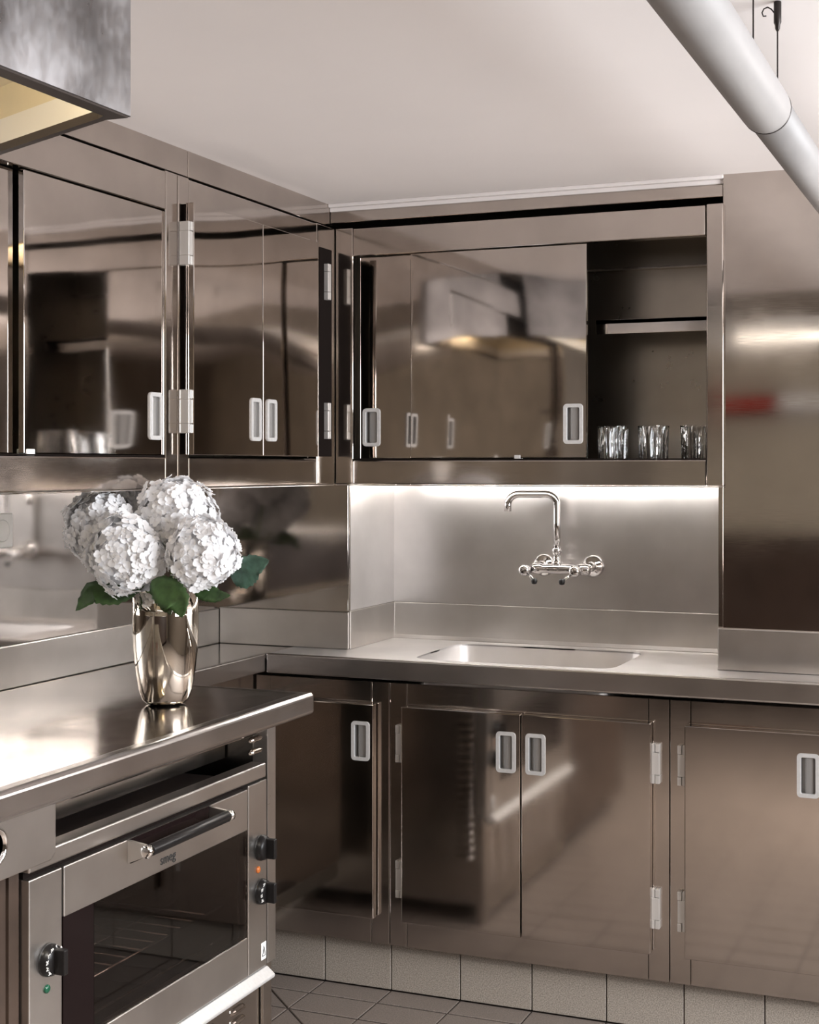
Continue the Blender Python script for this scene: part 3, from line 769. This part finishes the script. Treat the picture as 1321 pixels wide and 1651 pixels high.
# ------------------------------------------------------------------ ventilation duct with cables
PXc, PZc = -0.362, 2.022
dc = thing('ventilation_duct', 'grey-white round ventilation pipe hanging below the ceiling', 'pipe', (PXc, 2.34, PZc))
oD = (PXc, 2.34, PZc)
part('wide_section', MB().tube([(PXc, 0.5, PZc), (PXc, 2.325, PZc), (PXc, 2.340, PZc)], [.0385, .0385, .0375], 40), M_pipe, dc, smooth=True, off=oD)
part('narrow_section', MB().tube([(PXc, 2.30, PZc), (PXc, CYR-.001, PZc)], .0345, 40), M_pipe, dc, smooth=True, off=oD)
part('seam_ring', MB().tube([(PXc, 2.339, PZc), (PXc, 2.3425, PZc)], .0383, 40), M_cable, dc, smooth=True, off=oD)
for (y, lab) in ((2.215, 'thin dark suspension cable for the duct, nearer one'), (2.455, 'thin dark suspension cable for the duct with a hook at its ceiling grip')):
    c = thing('suspension_cable', lab, 'cable', (PXc, y, PZc+.0385))
    oc = (PXc, y, PZc+.0385)
    part('wire', MB().tube([(PXc, y, PZc+.0385), (PXc, y, 2.18)], .0013, 6), M_cable, c, off=oc)
    m = MB().lathe([(.002, 2.176), (.004, 2.180), (.0045, 2.186), (.0062, 2.190), (.0062, 2.2235), (.005, 2.2245)], (PXc, y, 0), 14)
    part('grip', m, M_cable, c, smooth=True, off=oc)
    if y > 2.3:
        hk = [(PXc-.005, y, 2.205)]
        for k in range(10):
            a = -.2+k*.55; hk.append((PXc-.020-.007*math.cos(a+2.6), y, 2.212+.007*math.sin(a+1.2)))
        part('hook', MB().tube([(PXc-.005, y, 2.206), (PXc-.010, y, 2.213), (PXc-.016, y, 2.217), (PXc-.022, y, 2.215), (PXc-.025, y, 2.209), (PXc-.023, y, 2.203), (PXc-.018, y, 2.203)], .0012, 6), M_cable, c, smooth=True, off=oc)

# ------------------------------------------------------------------ vase and hydrangeas
VX, VY = -1.759, 2.835
m = MB().lathe([(.030, ZT), (.044, ZT+.003), (.052, ZT+.012), (.060, ZT+.035), (.0665, ZT+.075), (.0715, ZT+.12), (.0735, ZT+.16), (.0735, ZT+.20), (.0725, ZT+.252), (.0712, ZT+.252), (.0715, ZT+.20), (.069, ZT+.12), (.058, ZT+.04), (.03, ZT+.01)], (0, 0, 0), 56)
m.v = [(x, y, z-ZT) for x, y, z in m.v]
single('vase', m, M_vase, 'polished silver vase holding white hydrangeas', 'vase', (VX, VY, ZT+.0005), smooth=True)
VIEW = Vector((-math.sin(TH), math.cos(TH), 0)); RT = Vector((math.cos(TH), math.sin(TH), 0)); UP = Vector((0, 0, 1))
def at_pix(u, v, y):
    r = VIEW + RT*((u-CX)/F_PX) - UP*((v-VH)/F_PX); return Vector((0, 0, ZC)) + r*(y/r.y)
def bloom_mesh(rx, rz, seed):
    rnd = random.Random(seed); m = MB()
    n = 250
    for i in range(n):
        zf = 1-2*(i+.5)/n; ph = i*2.399963+rnd.uniform(-.2, .2); rr = math.sqrt(1-zf*zf)
        nv = Vector((rr*math.cos(ph), rr*math.sin(ph), zf))
        lump = 1+.07*math.sin(5*nv.x+seed)+.06*math.sin(6*nv.y+2*seed)+.05*math.sin(7*nv.z+seed)
        R = lump*rnd.uniform(.88, 1.01)
        c = Vector((nv.x*rx*R, nv.y*rx*R, nv.z*rz*R))
        nn = (nv+Vector((rnd.uniform(-.35, .35), rnd.uniform(-.35, .35), rnd.uniform(-.35, .35)))).normalized()
        a = nn.orthogonal().normalized(); b = nn.cross(a); tw = rnd.uniform(0, PI)
        ps = rnd.uniform(.0135, .0185)
        for p in range(4):
            an = tw+p*PI/2+rnd.uniform(-.12, .12); d = a*math.cos(an)+b*math.sin(an); e = nn.cross(d)
            cup = rnd.uniform(-.1, .45); k0 = len(m.v)
            rows = [(.08, .12, 0), (.42, .46, .10), (.78, .50, .30), (1.0, .26, .55)]
            for (l, wd, h) in rows:
                for q in (-1, 0, 1):
                    pt = c+d*(ps*l)+e*(ps*wd*q*1.05)+nn*(ps*(h*cup+(.10 if q else 0)+rnd.uniform(-.05, .05)))
                    m.v.append(tuple(pt))
            for r_ in range(3):
                for q in range(2):
                    i0 = k0+r_*3+q; m.f.append((i0, i0+1, i0+4, i0+3))
    me = bpy.data.meshes.new('bloom'); me.from_pydata(m.v, [], m.f); me.materials.append(M_petal); me.shade_smooth()
    return me
def leaf_mesh(path, wmax, nrm, mat, serr=True):
    """path: list of Vectors (midrib); real curved blade with serrated edge and slight V fold"""
    m = MB(); n = len(path)
    fine = []
    K = 22
    for i in range(K+1):
        t = i/K*(n-1); a = int(min(n-2, math.floor(t))); f = t-a
        fine.append(path[a].lerp(path[a+1], f))
    for i, p in enumerate(fine):
        t = i/K; tan = (fine[min(K, i+1)]-fine[max(0, i-1)]).normalized(); s_ = tan.cross(nrm).normalized(); up = s_.cross(tan)
        wd = wmax*(math.sin(PI*min(1, t**.75))**.8)*(1.0+(.07 if i % 2 else -.05)*serr)
        for q, hh in ((-1, .10), (-.55, .07), (0, 0), (.55, .07), (1, .10)):
            m.v.append(tuple(p+s_*(wd*q)+up*(wd*hh*1.6+.0012*math.sin(i*1.9+q*3))))
    for i in range(K):
        for q in range(4):
            a = i*5+q; m.f.append((a, a+1, a+6, a+5))
    me = bpy.data.meshes.new('leaf'); me.from_pydata(m.v, [], m.f); me.materials.append(mat); me.shade_smooth()
    return me
mouth = Vector((VX, VY, ZT+.25))
def hydrangea(label, u, v, y, rx, rz, seed, leaves=()):
    c = at_pix(u, v, y)
    base = Vector((VX+(c.x-VX)*.12, VY+(c.y-VY)*.12, ZT+.03))
    t = thing('hydrangea', label, 'flower', tuple(base), 0, 'hydrangeas in the vase')
    me = bloom_mesh(rx, rz, seed)
    put('bloom', me, t, tuple(c-base))
    core = MB(); 
    pr = [(max(.002, rx*.84*math.sin(PI*k/10)), -rz*.84*math.cos(PI*k/10)) for k in range(11)]
    put('bloom_core', core.lathe(pr, (0, 0, 0), 16).mesh('bloom_core', M_petal, True), t, tuple(c-base))
    mid = Vector((VX+(c.x-VX)*.40, VY+(c.y-VY)*.40, ZT+.245))
    put('stem', MB().tube([(0, 0, 0), tuple(mid-base), tuple(c-base-Vector((0, 0, rz*.4)))], .0045, 8).mesh('stem', M_stem, True), t)
    for (pts, wd, nrm, mat) in leaves:
        path = [at_pix(*q)-base for q in pts]
        lo = put('leaf', leaf_mesh(path, wd, Vector(nrm), mat), t)
        sd = lo.modifiers.new('thickness', 'SOLIDIFY'); sd.thickness = .0006
    return t
nv_ = (.25, -.9, .35)
hydrangea('tallest white hydrangea bloom at the top of the bouquet', 284, 836, 2.86, .086, .090, 3)
hydrangea('white hydrangea bloom at the left edge of the bouquet', 163, 848, 2.79, .076, .076, 11, [([(230, 945, 2.78), (190, 955, 2.76), (150, 955, 2.74), (122, 985, 2.72)], .036, (.2, -.75, .6), M_leaf)])
hydrangea('large white hydrangea bloom in front, over the vase rim', 207, 893, 2.76, .088, .084, 21, [([(245, 935, 2.74), (270, 955, 2.735), (288, 970, 2.73), (294, 996, 2.728)], .034, (.1, -.9, .5), M_leaf)])
hydrangea('white hydrangea bloom at the right, above the blue-green leaf', 326, 893, 2.80, .076, .074, 34, [([(372, 930, 2.84), (392, 925, 2.84), (410, 912, 2.84), (434, 903, 2.84)], .033, (.35, -.9, .1), M_leaf2), ([(312, 945, 2.80), (330, 955, 2.80), (350, 962, 2.80), (372, 960, 2.80)], .020, (.1, -.8, .5), M_leaf)])
hydrangea('white hydrangea bloom half hidden at the back of the bouquet', 230, 812, 2.90, .060, .050, 47)

# ------------------------------------------------------------------ the part of the kitchen behind the camera (seen in the steel), with added fill lamps
t = thing('ceiling_batten', 'white fluorescent batten on the ceiling behind the viewer', 'lamp', (-1.0, -0.3, ZCEIL))
part('housing', B(-.65, .65, -.09, .09, -.05, 0), M_white, t, .004)
part('diffuser', B(-.63, .63, -.08, -.01, -.07, -.05), M_batt, t, .01, 3)
part('diffuser', B(-.63, .63, .01, .08, -.07, -.05), M_batt, t, .01, 3)
struct('trim_5', B(-1.18, RW, 0.9, 1.2, ZCEIL-.10, ZCEIL), M_wall, bevel=.004)
t = thing('floor_fill_lamp', 'added white fill lamp under the ceiling beam, lighting the floor', 'lamp', (-0.45, 1.05, ZCEIL-.10))  # unseen lamp, added to brighten the floor
part('housing', B(-.6, .6, -.06, .06, -.03, 0), M_white, t, .003)
al = area('floor_fill_light', (0, 0, -.032), (0, 0, 0), 1.15, .09, 62, (1.0, .94, .86)); al.data.spread = math.radians(120); al.parent = t
t = thing('ceiling_fill_lamp', 'added white fill lamp hung on two wires, lighting the ceiling', 'lamp', (0.20, 3.40, 1.10))  # unseen lamp, added to brighten the ceiling
part('trough', MB().box(-.45, .45, -.09, .09, 0, .012).box(-.45, .45, -.09, -.08, .012, .06).box(-.45, .45, .08, .09, .012, .06), M_white, t, .003)
part('diffuser', B(-.43, .43, -.075, .075, .014, .05), M_upfill, t, .01, 3)
for q in (-.4, .4): part('wire', MB().tube([(q, 0, .05), (q, 0, ZCEIL-1.10-.001)], .0015, 6), M_cable, t)

# dark base units and a shelf with a red and a white box on the rear wall
t = thing('base_cabinet', 'dark wooden base cabinet along the rear wall', 'cabinet', (-0.8, RR+.3, 0))
part('body', B(-1.4, 2.0, -.29, .28, .1, 1.0), M_wood, t, .003)
part('plinth', B(-1.38, 1.98, -.28, .22, 0, .1), M_dark, t)
part('top', B(-1.41, 2.02, -.29, .31, 1.0, 1.04), M_unit, t, .004)
for k in range(5): part('door', B(-1.38+.675*k, -.73+.675*k, .28, .3, .13, .97), M_wood, t, .003)
single('wall_shelf', B(-.7, .7, -.12, .13, -.015, .015), M_wood, 'dark wooden shelf on the rear wall', 'shelf', (-1.4, RR+.125, 1.80), bevel=.003)
single('storage_box', B(-.2, .2, -.09, .09, 0, .10), M_red, 'red box on the dark rear shelf', 'box', (-1.62, RR+.13, 1.816), bevel=.01)
single('storage_box', B(-.14, .14, -.09, .09, 0, .12), M_white, 'white box on the dark rear shelf', 'box', (-1.25, RR+.13, 1.816), bevel=.01)
